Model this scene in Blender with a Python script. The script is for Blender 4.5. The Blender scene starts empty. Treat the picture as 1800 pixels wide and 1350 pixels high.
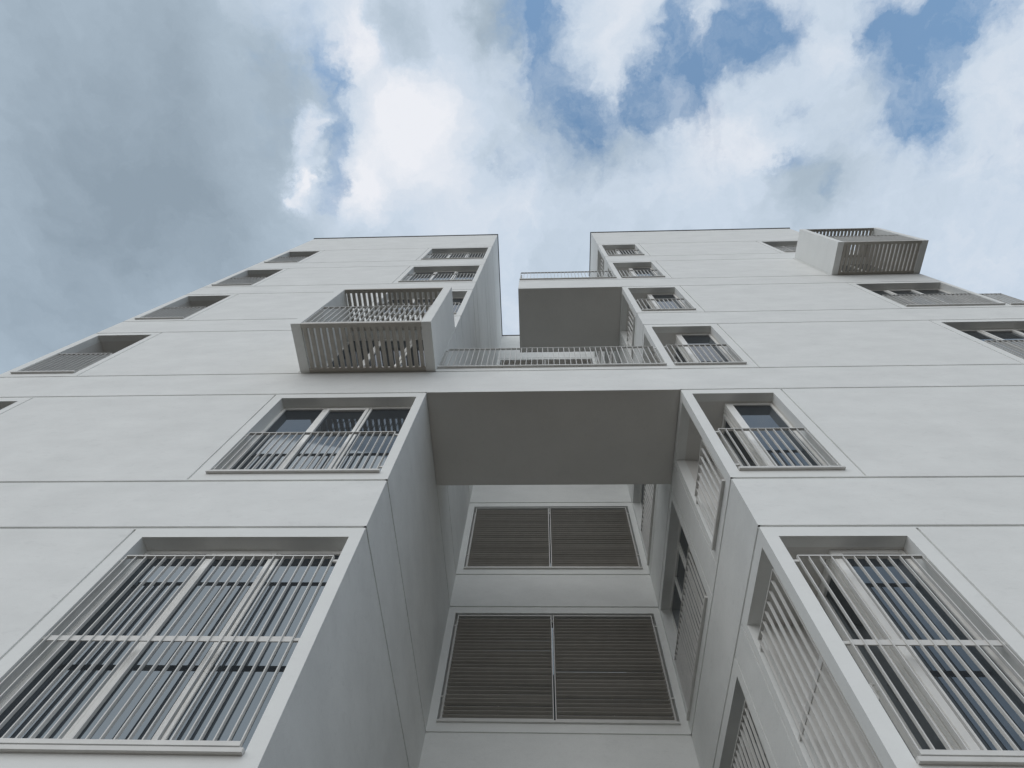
import bpy, bmesh, math, random
from mathutils import Vector, Matrix
random.seed(7)
PI = math.pi
scene = bpy.context.scene
col = scene.collection
EYE = 1.6                      # camera height above the pavement; building heights below are measured from the eye

# ------------------------------------------------------------------ measurements of the building
XL, XR, YB = -1.707, 2.003, 4.25            # slot between the two towers: left wall, right wall, back wall
XA, XZ = -9.09, 9.705                       # outer edges of the two towers
GROUND = -EYE
FH, BAND = 3.0, 0.776                      # storey height, height of the slab band
A = 4.06                                  # underside of the first slab band in view
LEV = [A + FH * k for k in range(-1, 5)]   # band undersides: -1 (low), A, B, C, D, E
FB, TOP = 19.03, 21.63                    # last groove, top of the parapet
REC = 0.165                                # depth of the window reveals
DEEP = 12.0

def floor_zone(i):
    """opening bottom/top of storey i (0 = below band A, 1 = A-B ... 5 = E-roof)"""
    b = LEV[i] + BAND
    t = LEV[i + 1] if i + 1 < len(LEV) else FB
    return b + 0.146, t - 0.139, b, t

# ------------------------------------------------------------------ materials
def nt(m):
    m.use_nodes = True
    n = m.node_tree; n.nodes.clear()
    return n
def N(t, kind, **kw):
    n = t.nodes.new(kind)
    for k, v in kw.items(): setattr(n, k, v)
    return n
def plaster(name, base, var, bump=0.25, scale=1.0):
    m = bpy.data.materials.new(name); t = nt(m); L = t.links.new
    out = N(t, 'ShaderNodeOutputMaterial'); b = N(t, 'ShaderNodeBsdfPrincipled')
    tc = N(t, 'ShaderNodeTexCoord')
    mp = N(t, 'ShaderNodeMapping'); mp.inputs['Scale'].default_value = (1.0, 1.0, 2.2)
    L(tc.outputs['Object'], mp.inputs['Vector'])
    n1 = N(t, 'ShaderNodeTexNoise'); n1.inputs['Scale'].default_value = 1.3 * scale; n1.inputs['Detail'].default_value = 5; n1.inputs['Roughness'].default_value = .62
    n2 = N(t, 'ShaderNodeTexNoise'); n2.inputs['Scale'].default_value = 9 * scale; n2.inputs['Detail'].default_value = 4; n2.inputs['Distortion'].default_value = 1.2
    n3 = N(t, 'ShaderNodeTexNoise'); n3.inputs['Scale'].default_value = 170; n3.inputs['Detail'].default_value = 2
    L(mp.outputs[0], n1.inputs['Vector']); L(mp.outputs[0], n2.inputs['Vector']); L(tc.outputs['Object'], n3.inputs['Vector'])
    r1 = N(t, 'ShaderNodeValToRGB')
    r1.color_ramp.elements[0].position = .32; r1.color_ramp.elements[1].position = .68
    r1.color_ramp.elements[0].color = (*[c * (1 - var) for c in base], 1)
    r1.color_ramp.elements[1].color = (*[min(1, c * (1 + var * .6)) for c in base], 1)
    L(n1.outputs['Fac'], r1.inputs['Fac'])
    # trowel blotches
    r2 = N(t, 'ShaderNodeMapRange'); r2.inputs[1].default_value = .57; r2.inputs[2].default_value = .75
    r2.inputs[3].default_value = 1.0; r2.inputs[4].default_value = 1 - var * .9
    L(n2.outputs['Fac'], r2.inputs[0])
    mx = N(t, 'ShaderNodeMix', data_type='RGBA', blend_type='MULTIPLY'); mx.inputs[0].default_value = 1
    L(r1.outputs[0], mx.inputs[6]); L(r2.outputs[0], mx.inputs[7])
    r3 = N(t, 'ShaderNodeMapRange'); r3.inputs[1].default_value = .3; r3.inputs[2].default_value = .7
    r3.inputs[3].default_value = 1 - var * .8; r3.inputs[4].default_value = 1 + var * .5
    L(n3.outputs['Fac'], r3.inputs[0])
    mx2 = N(t, 'ShaderNodeMix', data_type='RGBA', blend_type='MULTIPLY'); mx2.inputs[0].default_value = 1
    L(mx.outputs[2], mx2.inputs[6]); L(r3.outputs[0], mx2.inputs[7])
    L(mx2.outputs[2], b.inputs['Base Color'])
    b.inputs['Roughness'].default_value = .88; b.inputs['Specular IOR Level'].default_value = .25
    bp = N(t, 'ShaderNodeBump'); bp.inputs['Strength'].default_value = bump; bp.inputs['Distance'].default_value = .004
    ad = N(t, 'ShaderNodeMath', operation='MULTIPLY_ADD'); ad.inputs[1].default_value = .5
    L(n3.outputs['Fac'], ad.inputs[0]); L(n2.outputs['Fac'], ad.inputs[2])
    L(ad.outputs[0], bp.inputs['Height']); L(bp.outputs[0], b.inputs['Normal'])
    L(b.outputs[0], out.inputs[0])
    return m
def paint(name, base, rough=.45, metal=0.0, var=.04):
    m = bpy.data.materials.new(name); t = nt(m); L = t.links.new
    out = N(t, 'ShaderNodeOutputMaterial'); b = N(t, 'ShaderNodeBsdfPrincipled')
    tc = N(t, 'ShaderNodeTexCoord'); n1 = N(t, 'ShaderNodeTexNoise'); n1.inputs['Scale'].default_value = 6; n1.inputs['Detail'].default_value = 5
    L(tc.outputs['Object'], n1.inputs['Vector'])
    r1 = N(t, 'ShaderNodeValToRGB'); r1.color_ramp.elements[0].position = .35; r1.color_ramp.elements[1].position = .65
    r1.color_ramp.elements[0].color = (*[c * (1 - var) for c in base], 1); r1.color_ramp.elements[1].color = (*[c * (1 + var) for c in base], 1)
    L(n1.outputs['Fac'], r1.inputs['Fac']); L(r1.outputs[0], b.inputs['Base Color'])
    b.inputs['Roughness'].default_value = rough; b.inputs['Metallic'].default_value = metal
    L(b.outputs[0], out.inputs[0])
    return m
def glass(name):
    m = bpy.data.materials.new(name); t = nt(m); L = t.links.new
    out = N(t, 'ShaderNodeOutputMaterial'); b = N(t, 'ShaderNodeBsdfPrincipled')
    b.inputs['Base Color'].default_value = (.035, .039, .044, 1); b.inputs['Roughness'].default_value = .025
    b.inputs['IOR'].default_value = 2.05; b.inputs['Specular Tint'].default_value = (.74, .88, 1, 1)
    tc = N(t, 'ShaderNodeTexCoord'); n1 = N(t, 'ShaderNodeTexNoise'); n1.inputs['Scale'].default_value = 1.6; n1.inputs['Detail'].default_value = 1
    L(tc.outputs['Object'], n1.inputs['Vector'])
    bp = N(t, 'ShaderNodeBump'); bp.inputs['Strength'].default_value = .05; bp.inputs['Distance'].default_value = .02
    L(n1.outputs['Fac'], bp.inputs['Height']); L(bp.outputs[0], b.inputs['Normal'])
    # faint dust
    n2 = N(t, 'ShaderNodeTexNoise'); n2.inputs['Scale'].default_value = 5; n2.inputs['Detail'].default_value = 6
    L(tc.outputs['Object'], n2.inputs['Vector'])
    r = N(t, 'ShaderNodeMapRange'); r.inputs[1].default_value = .4; r.inputs[2].default_value = .8; r.inputs[3].default_value = .02; r.inputs[4].default_value = .07
    L(n2.outputs['Fac'], r.inputs[0]); L(r.outputs[0], b.inputs['Roughness'])
    L(b.outputs[0], out.inputs[0])
    return m
M = {}
M['wall'] = plaster('white_render', (.785, .79, .772), .06)
M['frame_wall'] = plaster('smooth_white_render', (.792, .797, .777), .035, .1)
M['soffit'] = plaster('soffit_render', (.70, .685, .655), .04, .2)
M['beige'] = paint('beige_coated_metal', (.62, .61, .585), .42)
M['white_frame'] = paint('white_window_frame', (.80, .79, .76), .35)
M['slat'] = paint('taupe_slat_coating', (.50, .47, .43), .5)
M['balcony_slat'] = paint('balcony_slat_coating', (.47, .44, .395), .5)
M['dark'] = paint('dark_metal_coping', (.10, .105, .11), .45, .6)
M['gasket'] = paint('black_gasket', (.015, .015, .016), .5)
M['glass'] = glass('window_glass')
M['lamp'] = paint('white_lamp_plastic', (.85, .85, .84), .25)

# ------------------------------------------------------------------ mesh helpers
class MB:
    def __init__(s): s.bm = bmesh.new()
    def box(s, x0, x1, y0, y1, z0, z1, mi=0):
        v = [s.bm.verts.new(c) for c in ((x0,y0,z0),(x1,y0,z0),(x1,y1,z0),(x0,y1,z0),(x0,y0,z1),(x1,y0,z1),(x1,y1,z1),(x0,y1,z1))]
        for f in ((0,3,2,1),(4,5,6,7),(0,1,5,4),(1,2,6,5),(2,3,7,6),(3,0,4,7)):
            s.bm.faces.new([v[i] for i in f]).material_index = mi
        return s
    def quad(s, pts, mi=0):
        f = s.bm.faces.new([s.bm.verts.new(p) for p in pts]); f.material_index = mi
        return s
    def cyl(s, p0, p1, r, n=10):
        p0, p1 = Vector(p0), Vector(p1); d = (p1 - p0).normalized()
        a = d.orthogonal().normalized(); b = d.cross(a)
        r0 = [s.bm.verts.new(p0 + r * (math.cos(2*PI*i/n) * a + math.sin(2*PI*i/n) * b)) for i in range(n)]
        r1 = [s.bm.verts.new(p1 + r * (math.cos(2*PI*i/n) * a + math.sin(2*PI*i/n) * b)) for i in range(n)]
        for i in range(n): s.bm.faces.new((r0[i], r0[(i+1) % n], r1[(i+1) % n], r1[i]))
        s.bm.faces.new(r0[::-1]); s.bm.faces.new(r1)
        return s
    def mesh(s, name, mats, bevel=0, merge=False):
        if merge: bmesh.ops.remove_doubles(s.bm, verts=s.bm.verts, dist=1e-5)
        bmesh.ops.recalc_face_normals(s.bm, faces=s.bm.faces) if not merge else None
        if bevel:
            es = [e for e in s.bm.edges if len(e.link_faces) == 2 and e.calc_face_angle(0) > .5]
            bmesh.ops.bevel(s.bm, geom=es, offset=bevel, segments=2, affect='EDGES', clamp_overlap=True)
        me = bpy.data.meshes.new(name); s.bm.to_mesh(me); s.bm.free()
        for m in mats: me.materials.append(M[m])
        return me
    def build(s, name, mats, parent=None, at=(0, 0, 0), bevel=0, merge=False):
        mats = [mats] if isinstance(mats, str) else mats
        return link(name, s.mesh(name, mats, bevel, merge), parent, at)
def link(name, me, parent=None, at=(0, 0, 0), rz=0.0):
    o = bpy.data.objects.new(name, me); col.objects.link(o)
    o.parent = parent; o.location = at; o.rotation_euler = (0, 0, rz)
    return o
def copy_tree(o, parent):
    c = o.copy(); col.objects.link(c); c.parent = parent
    for ch in list(o.children): copy_tree(ch, c)
    return c

def relief(mb, O, U, Nrm, u0, u1, v0, v1, holes=(), grooves=(), frames=(), gd=.022):
    """a wall plane cut on a grid: holes get reveals, grooves are real recessed joints.  Nrm points out of the wall."""
    O, U, Nrm = Vector(O), Vector(U), Vector(Nrm); Z = Vector((0, 0, 1))
    us, vs = {round(u0, 5), round(u1, 5)}, {round(v0, 5), round(v1, 5)}
    for r in list(holes) + list(grooves) + list(frames):
        for k in (0, 1):
            if u0 < r[k] < u1: us.add(round(r[k], 5))
        for k in (2, 3):
            if v0 < r[k] < v1: vs.add(round(r[k], 5))
    us, vs = sorted(us), sorted(vs)
    flip = U.cross(Z).dot(Nrm) < 0
    def P(u, v, d): return O + U * u + Z * v - Nrm * d
    def face(pts, mi):
        mb.quad(pts[::-1] if flip else pts, mi)
    def inside(r, u, v): return r[0] < u < r[1] and r[2] < v < r[3]
    D = {}
    for i in range(len(us) - 1):
        for j in range(len(vs) - 1):
            u, v = (us[i] + us[i+1]) / 2, (vs[j] + vs[j+1]) / 2
            d, hole, mi = 0.0, False, 0
            for r in frames:
                if inside(r, u, v): mi = 1
            for r in grooves:
                if inside(r, u, v): d = gd
            for r in holes:
                if inside(r, u, v): d, hole = r[4], True
            D[i, j] = (d, hole, mi)
            if not hole:
                face([P(us[i], vs[j], d), P(us[i+1], vs[j], d), P(us[i+1], vs[j+1], d), P(us[i], vs[j+1], d)], mi)
    for (i, j), (d, h, mi) in D.items():
        for di, dj in ((1, 0), (0, 1)):
            q = D.get((i + di, j + dj))
            if q is None or abs(q[0] - d) < 1e-6: continue
            if di: a, b = (us[i+1], vs[j]), (us[i+1], vs[j+1])
            else:  a, b = (us[i+1], vs[j+1]), (us[i], vs[j+1])
            m2 = max(mi, q[2])
            pts = [P(*a, d), P(*b, d), P(*b, q[0]), P(*a, q[0])]
            face(pts[::-1], m2)

# ------------------------------------------------------------------ the building
root = bpy.data.objects.new('apartment_building', None); col.objects.link(root)
root.location = (0, 0, 0)
root['label'] = 'white rendered apartment block, two towers joined by a bridge, barred windows and slatted balconies'
root['category'] = 'building'
UP = (0, 0, EYE)              # parts are modelled in eye-level heights and stand on the root at the pavement

GW = .0145                      # half width of a groove
def hgrooves(u0, u1):
    g = []
    for z in LEV: g += [(u0, u1, z - GW, z + GW), (u0, u1, z + BAND - GW, z + BAND + GW)]
    return g + [(u0, u1, FB - GW, FB + GW)]
def vgrooves(us, storeys):
    g = []
    for i in storeys:
        _, _, b, t = floor_zone(i)
        for u in us: g.append((u - GW * .8, u + GW * .8, b + .03, t - .03))
    return g
def holes(u0, u1, d, storeys):
    return [(u0, u1, floor_zone(i)[0], floor_zone(i)[1], d) for i in storeys]
def frames(u0, u1, storeys):
    return [(u0, u1, floor_zone(i)[2], floor_zone(i)[3]) for i in storeys]
ALL = range(0, 6)

# x ranges of the window columns
LL = (-8.925, -7.82); LC = (-3.815, -1.827); RC = (2.132, 3.272); RR = (7.60, 9.605)
NEAR = (.13, 1.11); DEEPW = (1.845, 4.16); BW = (-1.58, 1.893)
PIER = .13; GL, GA, GR, GZ = -3.96, -7.69, 3.425, 7.45      # vertical joints beside the window columns

mb = MB()
relief(mb, (0, 0, 0), (1, 0, 0), (0, -1, 0), XA, XL, GROUND, TOP,
       holes(*LL, PIER, ALL) + holes(*LC, REC, ALL),
       hgrooves(XA, XL) + vgrooves((GA, GL), ALL), frames(XA, GA, ALL) + frames(GL, XL, ALL))
relief(mb, (XL, 0, 0), (0, 1, 0), (1, 0, 0), 0, YB, GROUND, TOP, (), hgrooves(0, YB))
relief(mb, (XA, 0, 0), (0, 1, 0), (-1, 0, 0), 0, DEEP, GROUND, TOP, (), hgrooves(0, DEEP))
mb.build('tower_wall', ['wall', 'frame_wall'], root, UP, merge=True)

mb = MB()
relief(mb, (0, 0, 0), (1, 0, 0), (0, -1, 0), XR, XZ, GROUND, TOP,
       holes(*RC, PIER, ALL) + holes(*RR, REC, ALL),
       hgrooves(XR, XZ) + vgrooves((GR, GZ), ALL), frames(XR, GR, ALL) + frames(GZ, XZ, ALL))
relief(mb, (XR, 0, 0), (0, 1, 0), (-1, 0, 0), 0, YB, GROUND, TOP,
       holes(*NEAR, .133, ALL) + holes(*DEEPW, REC, ALL),
       hgrooves(0, YB) + vgrooves((1.225, 1.70), ALL), frames(0, 1.225, ALL) + frames(1.70, YB, ALL))
relief(mb, (XZ, 0, 0), (0, 1, 0), (1, 0, 0), 0, DEEP, GROUND, TOP, (), hgrooves(0, DEEP))
mb.build('tower_wall', ['wall', 'frame_wall'], root, UP, merge=True)

mb = MB()
relief(mb, (0, YB, 0), (1, 0, 0), (0, -1, 0), XL, XR, GROUND, TOP,
       holes(*BW, REC, ALL), hgrooves(XL, XR), frames(XL, XR, ALL))
mb.build('recess_wall', ['wall', 'frame_wall'], root, UP, merge=True)

mb = MB()
relief(mb, (0, DEEP, 0), (1, 0, 0), (0, 1, 0), XA, XZ, GROUND, TOP, (), hgrooves(XA, XZ))
mb.build('rear_wall', ['wall', 'frame_wall'], root, UP, merge=True)

# flat roof, parapets behind the walls and the thin dark coping
mb = MB()
RZ = TOP - .5
mb.box(XA + .3, XZ - .3, YB + .3, DEEP - .3, RZ - .2, RZ)
mb.box(XA + .3, XL - .3, .3, YB + .3, RZ - .2, RZ)
mb.box(XR + .3, XZ - .3, .3, YB + .3, RZ - .2, RZ)
mb.build('roof', 'soffit', root, UP)
def strip_path(mb, z0, z1, a, b):
    """ring of boxes following the roof outline; a = outside offset, b = inside offset"""
    mb.box(XA - a, XL + a, -a, b, z0, z1); mb.box(XR - a, XZ + a, -a, b, z0, z1)
    mb.box(XL - b, XL + a, b, YB + b, z0, z1); mb.box(XR - a, XR + b, b, YB + b, z0, z1)
    mb.box(XL + a, XR - a, YB - a, YB + b, z0, z1)
    mb.box(XA - a, XA + b, b, DEEP + a, z0, z1); mb.box(XZ - b, XZ + a, b, DEEP + a, z0, z1)
    mb.box(XA + b, XZ - b, DEEP - b, DEEP + a, z0, z1)
mb = MB(); strip_path(mb, TOP + .002, TOP + .045, .03, .32)
mb.build('roof_coping', 'dark', root, UP)

# loggias: soffit, floor, back wall behind the corner openings
PX = 2.607                      # plane of the loggia's side glazing
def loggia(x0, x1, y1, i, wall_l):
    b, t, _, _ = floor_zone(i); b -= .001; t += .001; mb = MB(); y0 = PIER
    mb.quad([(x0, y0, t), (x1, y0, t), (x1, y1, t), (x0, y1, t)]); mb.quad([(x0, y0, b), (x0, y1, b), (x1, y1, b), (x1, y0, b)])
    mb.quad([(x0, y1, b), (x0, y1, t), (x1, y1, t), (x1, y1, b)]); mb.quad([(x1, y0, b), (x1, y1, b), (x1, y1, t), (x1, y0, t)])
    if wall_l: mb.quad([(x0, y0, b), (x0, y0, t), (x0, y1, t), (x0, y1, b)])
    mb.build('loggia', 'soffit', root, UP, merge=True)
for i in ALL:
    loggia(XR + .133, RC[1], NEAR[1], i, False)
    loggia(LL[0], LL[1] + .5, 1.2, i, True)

# ------------------------------------------------------------------ bridge and terrace slabs
def slab(x0, x1, y1, z0, name, open_sides):
    zt = z0 + BAND + .135
    mb = MB()
    g = [(-99, 99, z0 + BAND - GW, z0 + BAND + GW)]
    relief(mb, (0, 0, 0), (1, 0, 0), (0, -1, 0), x0, x1, z0, zt, (), g)
    relief(mb, (0, y1, 0), (1, 0, 0), (0, 1, 0), x0, x1, z0, zt, (), g)
    if 'l' in open_sides: relief(mb, (x0, 0, 0), (0, 1, 0), (-1, 0, 0), 0, y1, z0, zt, (), g)
    if 'r' in open_sides: relief(mb, (x1, 0, 0), (0, 1, 0), (1, 0, 0), 0, y1, z0, zt, (), g)
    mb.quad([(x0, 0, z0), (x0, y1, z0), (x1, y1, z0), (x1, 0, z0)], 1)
    mb.quad([(x0, 0, zt), (x1, 0, zt), (x1, y1, zt), (x0, y1, zt)])
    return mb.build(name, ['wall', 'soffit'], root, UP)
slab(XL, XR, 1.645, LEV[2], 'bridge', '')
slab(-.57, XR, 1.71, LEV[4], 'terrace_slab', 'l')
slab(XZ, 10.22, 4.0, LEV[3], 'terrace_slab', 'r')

# ------------------------------------------------------------------ railings
def railing_mesh(w, h, gap0, gap1, z0=.03, mid=None, pitch=.0927, foot=True, brackets=True):
    """bars are flat plates standing across the railing; x along, y into the wall, z up from the opening's bottom"""
    mb = MB(); a, b = gap0, w - gap1; d0, d1 = .004, .032
    mb.box(a, b, d0 - .003, d1 + .004, h - .012, h)
    if foot: mb.box(a, b, d0 - .003, d1 + .004, z0 + .022, z0 + .05)
    n = max(2, round((b - a) / pitch)); 
    lo = z0 + .05 if foot else z0
    for k in range(n + 1):
        x = a + (b - a) * k / n
        x0 = min(max(x - .0045, a), b - .009)
        mb.box(x0, x0 + .009, d0, d1, lo, h - .012)
    if mid: mb.box(a + .011, b - .011, d0 + .012, d0 + .022, mid - .022, mid + .022)
    if brackets:
        for zz in [h - .05] + ([mid] if mid else [z0 + .12]):
            if gap0 > .01: mb.box(-.0, a, d0 + .015, d0 + .035, zz - .012, zz + .012)
            if gap1 > .01: mb.box(b, w, d0 + .015, d0 + .035, zz - .012, zz + .012)
    return mb
def sill_mesh(w, depth=REC, drop=.0):
    mb = MB()
    mb.box(.003, w - .003, -.036, depth - .01, -.006, .02)
    return mb
cache = {}
def place(kind, name, mats, maker, parent, at, rz=0, bevel=0, label=None):
    if kind not in cache:
        o = maker().build(name, mats, parent, at, bevel)
        cache[kind] = o
    else:
        o = cache[kind].copy(); col.objects.link(o); o.parent = parent; o.location = at
    o.rotation_euler = (0, 0, rz)
    if label: o['label'] = label
    return o

# ------------------------------------------------------------------ windows
def window(kind, w, h, bays, sash, at, rz=0, left=.05, right=.05, top=.05, handle=None):
    """bays: mullion positions [(x0,x1)...]; sash = index of the opening light.  Frame = part, panes and sash = sub-parts."""
    if kind in cache:
        o = copy_tree(cache[kind], root); o.location = at; o.rotation_euler = (0, 0, rz)
        return o
    f = MB()
    f.box(0, left, 0, .075, 0, h); f.box(w - right, w, 0, .075, 0, h)
    f.box(left, w - right, 0, .075, h - top, h); f.box(left, w - right, 0, .075, 0, .06)
    for a, b in bays: f.box(a, b, .0015, .075, .06, h - top)
    o = f.build('window', 'white_frame', root, at, bevel=.004)
    edges = [left] + [e for ab in bays for e in ab] + [w - right]
    for k in range(0, len(edges), 2):
        x0, x1 = edges[k], edges[k+1]
        if k // 2 == sash:
            s = MB(); q = .048; g = .006; za, zb = .06 + g, h - top - g
            s.box(x0+g, x0+g+q, -.012, .06, za, zb); s.box(x1-g-q, x1-g, -.012, .06, za, zb)
            s.box(x0+g+q, x1-g-q, -.012, .06, zb - q, zb); s.box(x0+g+q, x1-g-q, -.012, .06, za, za + q)
            so = s.build('sash', 'white_frame', o, (0, 0, 0), bevel=.004)
            gk = MB().box(x0+.0015, x1-.0015, .062, .07, .062, h - top - .002); gk.build('gasket', 'gasket', o)
            p = MB().box(x0+g+q, x1-g-q, .02, .04, za+q, zb-q).build('pane', 'glass', o)
            if handle:
                hb = MB(); hx = x0 + g + q * .5 if handle < 0 else x1 - g - q * .5
                hb.box(hx - .012, hx + .012, -.02, -.012, .92, 1.0)
                hb.cyl((hx, -.02, .97), (hx, -.05, .97), .009); hb.cyl((hx, -.05, .975), (hx, -.05, .85), .008)
                hb.build('handle', 'white_frame', o)
        else:
            MB().box(x0, x1, .02, .04, .06, h - top).build('pane', 'glass', o)
    cache[kind] = o
    o.rotation_euler = (0, 0, rz)
    return o

hz = floor_zone(1)[1] - floor_zone(1)[0]
Lw = LC[1] - LC[0]; Rw = RR[1] - RR[0]; Dw = DEEPW[1] - DEEPW[0]; Cw = RC[1] - RC[0]; Nw = NEAR[1] - NEAR[0]; Bw = BW[1] - BW[0]; Ow = LL[1] - LL[0]
GRILLE = 'tall full height bar grille with a middle rail'
for i in ALL:
    b, t, _, _ = floor_zone(i); h = hz if i < 5 else t - b
    z = b + EYE; hk = 'h' if i < 5 else 'top'
    low = (i == 0)
    rh = 1.70 if low else .932; mid = .83 if low else None
    lab = GRILLE if low else None
    rk = 'g' if low else 'r'
    # left tower, window column beside the slot
    window('L' + hk, Lw, h, [(.61, .668), (1.302, 1.335)], 1, (LC[0], REC - .005, z))
    # right tower, outer column (mirror)
    window('RR' + hk, Rw, h, [(Rw - 1.335, Rw - 1.302), (Rw - .668, Rw - .61)], 1, (RR[0], REC - .005, z))
    # corner loggia glazing: a front light and a side door
    window('Cf' + hk, RC[1] - PX, h, [], 9, (PX, REC - .005, z), 0, left=.105, right=.04)
    window('Cs' + hk, NEAR[1] - REC - .08, h, [(.37, .43)], 1, (PX, NEAR[1], z), -PI/2, left=.05, right=.05, handle=-1)
    # deep window on the slot's right wall
    window('D' + hk, Dw, h, [(.74, .785), (1.49, 1.535)], 1, (XR + REC - .005, DEEPW[1], z), -PI/2)
    # window behind the louvred shutters at the back of the slot
    window('B' + hk, Bw, h, [], 9, (BW[0], YB + REC - .005, z))
    # far left loggia glazing
    window('O' + hk, Ow + .5, h, [(.78, .85)], 1, (LL[0], 1.12, z))
    for nm, w, at, rz, g0, g1, dp in (('L', Lw, (LC[0], 0, z), 0, .03, .055, REC), ('RR', Rw, (RR[0], 0, z), 0, .055, .03, REC),
                              ('C', Cw, (RC[0], 0, z), 0, .058, .022, .11), ('N', Nw, (XR, NEAR[1], z), -PI/2, .09, .03, .12),
                              ('D', Dw, (XR, DEEPW[1], z), -PI/2, .055, .02, REC), ('O', Ow, (LL[0], 0, z), 0, .03, .055, .11)):
        if nm == 'L' and i == 2 or nm == 'RR' and i == 4:
            continue                       # these two open onto the box balconies
        place(nm + rk, 'railing', 'beige', lambda: railing_mesh(w, rh, g0, g1, mid=mid, pitch=.118 if nm == 'N' else .113 if nm == 'D' else .0927), root, at, rz, label=lab)
        place(nm + 'sill', 'window_sill', 'beige', lambda: sill_mesh(w, dp), root, at, rz)

    # louvred sliding shutters at the back of the slot
    place('Bsill', 'window_sill', 'beige', lambda: sill_mesh(Bw), root, (BW[0], YB, z))
    for k, (x0, x1) in enumerate(((.05, 1.69), (1.712, 3.425))):
        key = 'shut%d%s' % (k, hk)
        if key in cache:
            c = copy_tree(cache[key], root); c.location = (BW[0], YB, z)
            continue
        f = MB(); a, c0, ya, yb = .035, h - .05, -.004, .04; q = .016
        f.box(x0, x0+q, ya, yb, a, c0); f.box(x1-q, x1, ya, yb, a, c0)
        f.box(x0+q, x1-q, ya, yb, c0-q, c0); f.box(x0+q, x1-q, ya, yb, a, a+q*1.6)
        for zz in (.4, h - .26):
            if k == 0: f.box(.0, x0, .012, .024, zz - .01, zz + .01)
            else: f.box(x1, Bw, .012, .024, zz - .01, zz + .01)
        o = f.build('shutter', 'beige', root, (BW[0], YB, z))
        s = MB(); zz = a + .075; n = 0
        rnd = random.Random(11 + k + 5 * i)
        while zz < c0 - q - .02:
            dz = rnd.uniform(-.002, .002); tl = .018 + rnd.uniform(-.004, .004); yb2 = .057
            tr = tl + rnd.uniform(-.004, .004)
            v = [s.bm.verts.new(p) for p in ((x0+q+.002, .0, zz+dz), (x1-q-.002, .0, zz+dz), (x1-q-.002, yb2, zz+dz-tr), (x0+q+.002, yb2, zz+dz-tl),
                                               (x0+q+.002, .0, zz+dz+.003), (x1-q-.002, .0, zz+dz+.003), (x1-q-.002, yb2, zz+dz-tr+.003), (x0+q+.002, yb2, zz+dz-tl+.003))]
            for fc in ((0,3,2,1),(4,5,6,7),(0,1,5,4),(1,2,6,5),(2,3,7,6),(3,0,4,7)): s.bm.faces.new([v[j] for j in fc])
            zz += .0628
        xm = (x0 + x1) / 2
        s.box(xm - .004, xm + .004, .066, .072, a + .03, c0 - q)
        s.build('louvre', 'slat', o)
        cache[key] = o

# railings of the bridge and of the two cantilevered terraces
zb = LEV[2] + BAND + .135 + EYE
w = XR - XL
railing_mesh(w, .9, .055, .045).build('railing', 'beige', root, (XL, 0, zb)); sill_mesh(w, .2).build('window_sill', 'beige', root, (XL, 0, zb))
zb = LEV[4] + BAND + .135 + EYE; w = XR + .57
railing_mesh(w, .9, .012, .045).build('railing', 'beige', root, (-.57, 0, zb)); sill_mesh(w, .2).build('window_sill', 'beige', root, (-.57, 0, zb))
o = railing_mesh(1.63, .9, .01, .01, brackets=False).build('railing', 'beige', root, (-.565, 1.69, zb)); o.rotation_euler = (0, 0, -PI/2)
zb = LEV[3] + BAND + .135 + EYE
railing_mesh(.515, .9, .02, .012).build('railing', 'beige', root, (XZ, 0, zb)); sill_mesh(.515, .2).build('window_sill', 'beige', root, (XZ, 0, zb))
o = railing_mesh(3.9, .9, .01, .01, brackets=False).build('railing', 'beige', root, (10.21, .06, zb)); o.rotation_euler = (0, 0, PI/2)
# two small round terrace lamps just inside the bridge railing
for x in (.12, 1.05):
    s = MB(); s.cyl((0, 0, 0), (0, 0, .07), .012)
    bmesh.ops.create_uvsphere(s.bm, u_segments=14, v_segments=8, radius=.032, matrix=Matrix.Translation((0, 0, .09)))
    s.build('terrace_lamp', 'lamp', root, (x, .1, LEV[2] + BAND + .135 + EYE))

# ------------------------------------------------------------------ box balconies with slatted floor and ceiling
def balcony(x0, x1, z0, z1):
    T = .155; dp = .838; w = x1 - x0; h = z1 - z0
    o = bpy.data.objects.new('balcony', None); col.objects.link(o); o.parent = root; o.location = (x0, 0, z0 + EYE)
    MB().box(0, T, -dp, -.002, 0, h).build('side_panel', 'frame_wall', o, bevel=.004)
    MB().box(w - T, w, -dp, -.002, 0, h).build('side_panel', 'frame_wall', o, bevel=.004)
    def slats(name, za, zb, n, sw):
        s = MB()
        s.box(T, w - T, -dp + .004, -dp + .075, za - .006, zb + .006); s.box(T, w - T, -.075, -.004, za - .006, zb + .006)
        span = w - 2 * T; pitch = span / n
        for k in range(n):
            xc = T + pitch * (k + .5)
            s.box(xc - sw / 2, xc + sw / 2, -dp + .075, -.075, za, zb)
        return s.build(name, 'balcony_slat', o)
    slats('slatted_floor', .008, .05, 19, .054)
    slats('slatted_ceiling', h - .055, h - .01, 19, .052)
    r = railing_mesh(w - 2 * T, .965, .012, .012, z0=.05, pitch=.1, foot=True, brackets=False).build('railing', 'beige', o, (T, -dp + .01, 0))
    return o
balcony(-3.925, -1.712, 7.85, 10.01)
balcony(7.49, 9.71, 13.85, 16.03)

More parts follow.
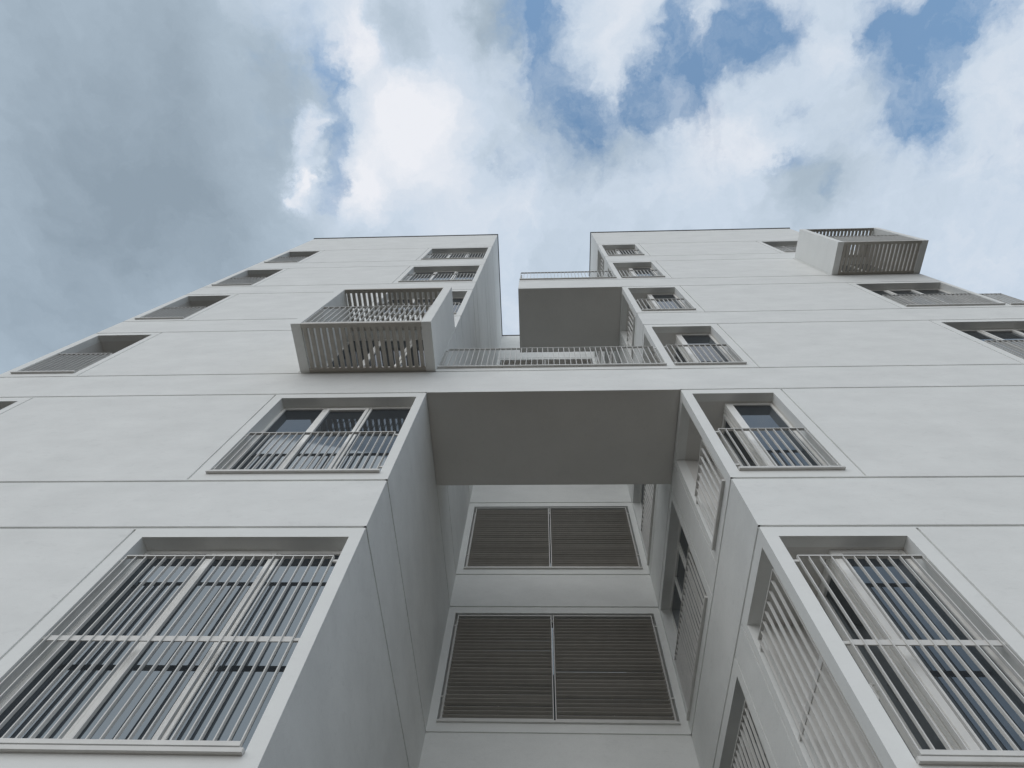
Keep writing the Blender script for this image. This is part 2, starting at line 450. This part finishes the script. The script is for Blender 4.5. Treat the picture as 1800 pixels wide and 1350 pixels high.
# ------------------------------------------------------------------ ground
def struct(name, mb, mat, at=(0, 0, 0)):
    o = mb.build(name, mat, None, at); o['kind'] = 'structure'; return o
g = bpy.data.materials.new('paving'); t = nt(g); L = t.links.new
out = N(t, 'ShaderNodeOutputMaterial'); b = N(t, 'ShaderNodeBsdfPrincipled'); tc = N(t, 'ShaderNodeTexCoord')
br = N(t, 'ShaderNodeTexBrick'); br.inputs['Scale'].default_value = 1.0; br.inputs['Brick Width'].default_value = .6; br.inputs['Row Height'].default_value = .3; br.inputs['Mortar Size'].default_value = .006
br.inputs['Color1'].default_value = (.135, .106, .078, 1); br.inputs['Color2'].default_value = (.11, .088, .066, 1); br.inputs['Mortar'].default_value = (.06, .055, .05, 1)
L(tc.outputs['Object'], br.inputs['Vector']); L(br.outputs['Color'], b.inputs['Base Color']); b.inputs['Roughness'].default_value = .85
L(b.outputs[0], out.inputs[0]); M['paving'] = g
M['asphalt'] = plaster('asphalt', (.062, .054, .045), .15, .5, .4)
struct('ground', MB().quad([(-900, -900, 0), (900, -900, 0), (900, 900, 0), (-900, 900, 0)]), 'asphalt')
struct('pavement', MB().box(-14, 14, -8, -.02, .004, .12), 'paving')

# ------------------------------------------------------------------ camera
cam_d = bpy.data.cameras.new('camera'); cam = bpy.data.objects.new('camera', cam_d); col.objects.link(cam)
F, PITCH, YAW, ROLL, DIST = 937.11497 / 1800, 1.1579122, 0.0900233, 0.0699058, 3.3384
cam_d.sensor_fit = 'HORIZONTAL'; cam_d.sensor_width = 36; cam_d.lens = 36 * F; cam_d.clip_end = 3000; cam_d.clip_start = .05; cam_d.shift_x = -19.1024 / 1800; cam_d.shift_y = -15.5426 / 1800
ca, sa, cb, sb, cc, sc_ = math.cos(PITCH), math.sin(PITCH), math.cos(YAW), math.sin(YAW), math.cos(ROLL), math.sin(ROLL)
Zr = Matrix(((cb, -sb, 0), (sb, cb, 0), (0, 0, 1)))
fw = Zr @ Vector((0, ca, sa)); up = Zr @ Vector((0, -sa, ca)); rt = Zr @ Vector((1, 0, 0))
r2 = cc * rt + sc_ * up; u2 = -sc_ * rt + cc * up
m = Matrix((( r2.x, u2.x, -fw.x, 0), (r2.y, u2.y, -fw.y, -DIST), (r2.z, u2.z, -fw.z, EYE), (0, 0, 0, 1)))
cam.matrix_world = m
scene.camera = cam

# ------------------------------------------------------------------ sky: Nishita with a cloud layer laid out by direction
world = bpy.data.worlds.new('World'); scene.world = world; world.use_nodes = True
t = world.node_tree; t.nodes.clear(); L = t.links.new
SUN_EL, SUN_AZ = math.radians(12), math.radians(203)     # compass azimuth of the sun (0 = +Y, clockwise)
out = N(t, 'ShaderNodeOutputWorld'); bg = N(t, 'ShaderNodeBackground'); bg.inputs['Strength'].default_value = .15
sky = N(t, 'ShaderNodeTexSky', sky_type='NISHITA'); sky.sun_disc = False; sky.sun_elevation = SUN_EL; sky.sun_rotation = SUN_AZ
sky.air_density = 1.0; sky.dust_density = .6; sky.ozone_density = 1.5
tc = N(t, 'ShaderNodeTexCoord'); sp = N(t, 'ShaderNodeSeparateXYZ'); L(tc.outputs['Generated'], sp.inputs[0])
def mth(op, a, b=None, c=None, clamp=False):
    n = N(t, 'ShaderNodeMath', operation=op, use_clamp=clamp)
    for k, v in enumerate((a, b, c)):
        if v is None: continue
        if isinstance(v, (int, float)): n.inputs[k].default_value = v
        else: L(v, n.inputs[k])
    return n.outputs[0]
def vec(op, a, b):
    n = N(t, 'ShaderNodeVectorMath', operation=op)
    for k, v in enumerate((a, b)):
        if isinstance(v, tuple): n.inputs[k].default_value = v
        else: L(v, n.inputs[k])
    return n
zc = mth('MAXIMUM', sp.outputs[2], .12)
cx = N(t, 'ShaderNodeCombineXYZ'); L(mth('DIVIDE', sp.outputs[0], zc), cx.inputs[0]); L(mth('DIVIDE', sp.outputs[1], zc), cx.inputs[1])
uv = cx.outputs[0]                                        # position on a flat cloud deck at unit height
def noise(v, scale, detail, rough=.55, dist=0.0, colr=False):
    n = N(t, 'ShaderNodeTexNoise'); n.inputs['Scale'].default_value = scale; n.inputs['Detail'].default_value = detail
    n.inputs['Roughness'].default_value = rough; n.inputs['Distortion'].default_value = dist
    L(v, n.inputs['Vector']); return n.outputs['Color' if colr else 'Fac']
def warp(v, scale, amt, detail):
    d = vec('SUBTRACT', noise(v, scale, detail, .6, 0, True), (.5, .5, .5)).outputs[0]
    s = N(t, 'ShaderNodeVectorMath', operation='SCALE'); L(d, s.inputs[0]); s.inputs['Scale'].default_value = amt
    return vec('ADD', v, s.outputs[0]).outputs[0]
wv = warp(warp(uv, 4.5, .22, 7), 16.0, .075, 7)
def field(blobs, base):
    acc = base
    for u, v, su, sv, a in blobs:
        d = vec('SUBTRACT', wv, (u, v, 0)).outputs[0]
        d = vec('MULTIPLY', d, (1 / su, 1 / sv, 0)).outputs[0]
        q = vec('DOT_PRODUCT', d, d).outputs['Value']
        acc = mth('MULTIPLY_ADD', mth('POWER', .3679, q), a, acc)
    return acc
COVER = [(-0.362, 0.009, 0.024, 0.093, -1.0), (-0.364, -0.113, 0.017, 0.042, -0.5), (-0.372, 0.104, 0.025, 0.04, -0.6), (0.027, -0.118, 0.041, 0.089, -1.6), (-0.004, -0.189, 0.036, 0.038, -1.2), (0.084, -0.042, 0.044, 0.052, -1.45), (0.154, -0.057, 0.057, 0.034, -0.7), (0.264, -0.079, 0.079, 0.048, -1.5), (0.346, -0.148, 0.071, 0.055, -1.4), (0.22, -0.063, 0.056, 0.038, -1.0), (0.22, -0.159, 0.039, 0.046, -1.1), (0.421, -0.176, 0.044, 0.023, -0.5), (0.633, -0.092, 0.07, 0.1, -1.7), (0.618, -0.014, 0.045, 0.045, -1.4), (0.545, -0.165, 0.057, 0.039, -1.4), (0.686, -0.153, 0.061, 0.048, -1.2), (0.443, -0.057, 0.022, 0.026, -0.8), (0.493, 0.086, 0.027, 0.039, -1.0), (0.431, 0.038, 0.033, 0.031, -0.9), (-0.063, 0.044, 0.026, 0.026, -0.7), (-0.054, -0.191, 0.036, 0.03, -0.3), (0.126, -0.155, 0.031, 0.109, 1.1), (0.269, -0.162, 0.032, 0.02, 1.0), (0.457, -0.145, 0.04, 0.079, 1.1), (0.392, -0.083, 0.041, 0.046, 0.7), (0.321, -0.069, 0.033, 0.034, 0.6), (0.746, -0.032, 0.055, 0.08, 0.9), (-0.737, 0.047, 0.303, 0.482, 1.3), (-1.087, 0.346, 0.3, 0.161, 1.0), (0.314, 0.19, 0.726, 0.136, 1.0), (-0.18, -0.049, 0.106, 0.175, 0.9)] + [(-.2, -.45, .8, .16, .6)]
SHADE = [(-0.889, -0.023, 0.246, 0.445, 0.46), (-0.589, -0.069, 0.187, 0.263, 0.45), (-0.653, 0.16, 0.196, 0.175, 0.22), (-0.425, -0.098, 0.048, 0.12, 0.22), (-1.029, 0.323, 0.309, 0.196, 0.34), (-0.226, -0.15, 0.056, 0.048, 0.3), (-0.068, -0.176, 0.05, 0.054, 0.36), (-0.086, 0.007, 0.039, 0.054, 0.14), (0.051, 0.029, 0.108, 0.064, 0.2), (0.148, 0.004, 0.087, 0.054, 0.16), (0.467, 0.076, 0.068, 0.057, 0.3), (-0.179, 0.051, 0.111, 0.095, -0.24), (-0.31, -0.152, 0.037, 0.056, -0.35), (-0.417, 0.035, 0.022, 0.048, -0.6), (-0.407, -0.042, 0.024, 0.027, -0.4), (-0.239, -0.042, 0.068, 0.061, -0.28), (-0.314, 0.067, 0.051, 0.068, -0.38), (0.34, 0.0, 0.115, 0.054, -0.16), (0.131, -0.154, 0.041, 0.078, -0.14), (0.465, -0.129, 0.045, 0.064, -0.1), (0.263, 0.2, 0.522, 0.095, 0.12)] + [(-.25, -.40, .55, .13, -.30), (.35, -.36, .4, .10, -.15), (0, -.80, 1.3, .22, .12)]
fb = noise(wv, 3.6, 10, .62, .25)
fb2 = noise(uv, 13.0, 8, .65, .3)
cover = field(COVER, .42)
cover = mth('MULTIPLY_ADD', mth('SUBTRACT', fb, .5), 2.6, cover)
cover = mth('MULTIPLY_ADD', mth('SUBTRACT', fb2, .5), 1.5, cover)
str_map = N(t, 'ShaderNodeMapping'); str_map.inputs['Rotation'].default_value = (0, 0, math.radians(-28)); str_map.inputs['Scale'].default_value = (11, 3.2, 1); L(wv, str_map.inputs[0])
cover = mth('MULTIPLY_ADD', mth('SUBTRACT', noise(str_map.outputs[0], 1.0, 8, .62, .2), .5), 1.3, cover)
ln = vec('LENGTH', uv, (0, 0, 0)).outputs['Value']          # the deck closes up away from the zenith
cover = mth('ADD', cover, mth('MINIMUM', mth('MAXIMUM', mth('MULTIPLY', mth('SUBTRACT', ln, .95), 1.3), 0), 1.6))
mr = N(t, 'ShaderNodeMapRange', interpolation_type='SMOOTHSTEP'); L(cover, mr.inputs[0])
mr.inputs[1].default_value = -1.1; mr.inputs[2].default_value = .85
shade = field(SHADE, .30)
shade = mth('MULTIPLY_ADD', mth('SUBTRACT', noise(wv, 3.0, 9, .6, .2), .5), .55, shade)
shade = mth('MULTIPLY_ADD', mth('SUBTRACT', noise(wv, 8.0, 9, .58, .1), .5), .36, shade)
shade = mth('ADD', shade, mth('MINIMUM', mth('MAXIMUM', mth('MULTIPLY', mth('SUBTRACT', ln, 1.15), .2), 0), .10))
ramp = N(t, 'ShaderNodeValToRGB'); cr = ramp.color_ramp; cr.interpolation = 'LINEAR'
K = 1 / 1.5
def c4(r, g, b): return (r * K, g * K, b * K, 1)
cr.elements[0].position = 0.02; cr.elements[0].color = c4(8.4, 8.6, 9.1)
e = cr.elements.new(.32); e.color = c4(5.9, 6.8, 7.9)
e = cr.elements.new(.60); e.color = c4(4.1, 5.0, 5.9)
cr.elements[-1].position = 1.0; cr.elements[-1].color = c4(2.75, 3.45, 4.15)
L(shade, ramp.inputs[0])
mix = N(t, 'ShaderNodeMix', data_type='RGBA'); veil = mth('MINIMUM', mth('MAXIMUM', mth('MULTIPLY', mth('SUBTRACT', noise(wv, 6.0, 9, .62, .2), .46), 2.2), .06), .46)
L(mth('MAXIMUM', mr.outputs[0], veil), mix.inputs[0])
tint = N(t, 'ShaderNodeMix', data_type='RGBA', blend_type='MULTIPLY'); tint.inputs[0].default_value = 1
L(sky.outputs[0], tint.inputs[6]); tint.inputs[7].default_value = (2.2, 2.4, 2.4, 1)
L(tint.outputs[2], mix.inputs[6]); L(ramp.outputs[0], mix.inputs[7])
# added dimming of the unseen sky around the sun, so the sun lamp dominates
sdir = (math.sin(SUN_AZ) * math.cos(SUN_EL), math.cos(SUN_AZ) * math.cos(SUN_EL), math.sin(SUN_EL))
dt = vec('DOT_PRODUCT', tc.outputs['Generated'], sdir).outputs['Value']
dim_mask = N(t, 'ShaderNodeMapRange', interpolation_type='SMOOTHSTEP'); L(dt, dim_mask.inputs[0]); dim_mask.inputs[1].default_value = .62; dim_mask.inputs[2].default_value = 1.0
sky_dim = N(t, 'ShaderNodeMix', data_type='RGBA', blend_type='MULTIPLY'); L(dim_mask.outputs[0], sky_dim.inputs[0])
L(mix.outputs[2], sky_dim.inputs[6]); sky_dim.inputs[7].default_value = (.72, .73, .75, 1)
L(sky_dim.outputs[2], bg.inputs[0]); L(bg.outputs[0], out.inputs[0])

sl = bpy.data.lights.new('sun', 'SUN'); so = bpy.data.objects.new('sun', sl); col.objects.link(so)
sl.energy = 1.85; sl.angle = math.radians(85); sl.color = (1, .97, .92)
d = Vector((math.sin(SUN_AZ) * math.cos(SUN_EL), math.cos(SUN_AZ) * math.cos(SUN_EL), math.sin(SUN_EL)))
so.rotation_euler = d.to_track_quat('Z', 'Y').to_euler(); so.location = (0, -20, 40)

scene.view_settings.view_transform = 'Standard'; scene.view_settings.look = 'None'
scene.view_settings.exposure = 0.0; scene.view_settings.gamma = 1.0
scene.cycles.max_bounces = 10; scene.cycles.diffuse_bounces = 8; scene.cycles.glossy_bounces = 4
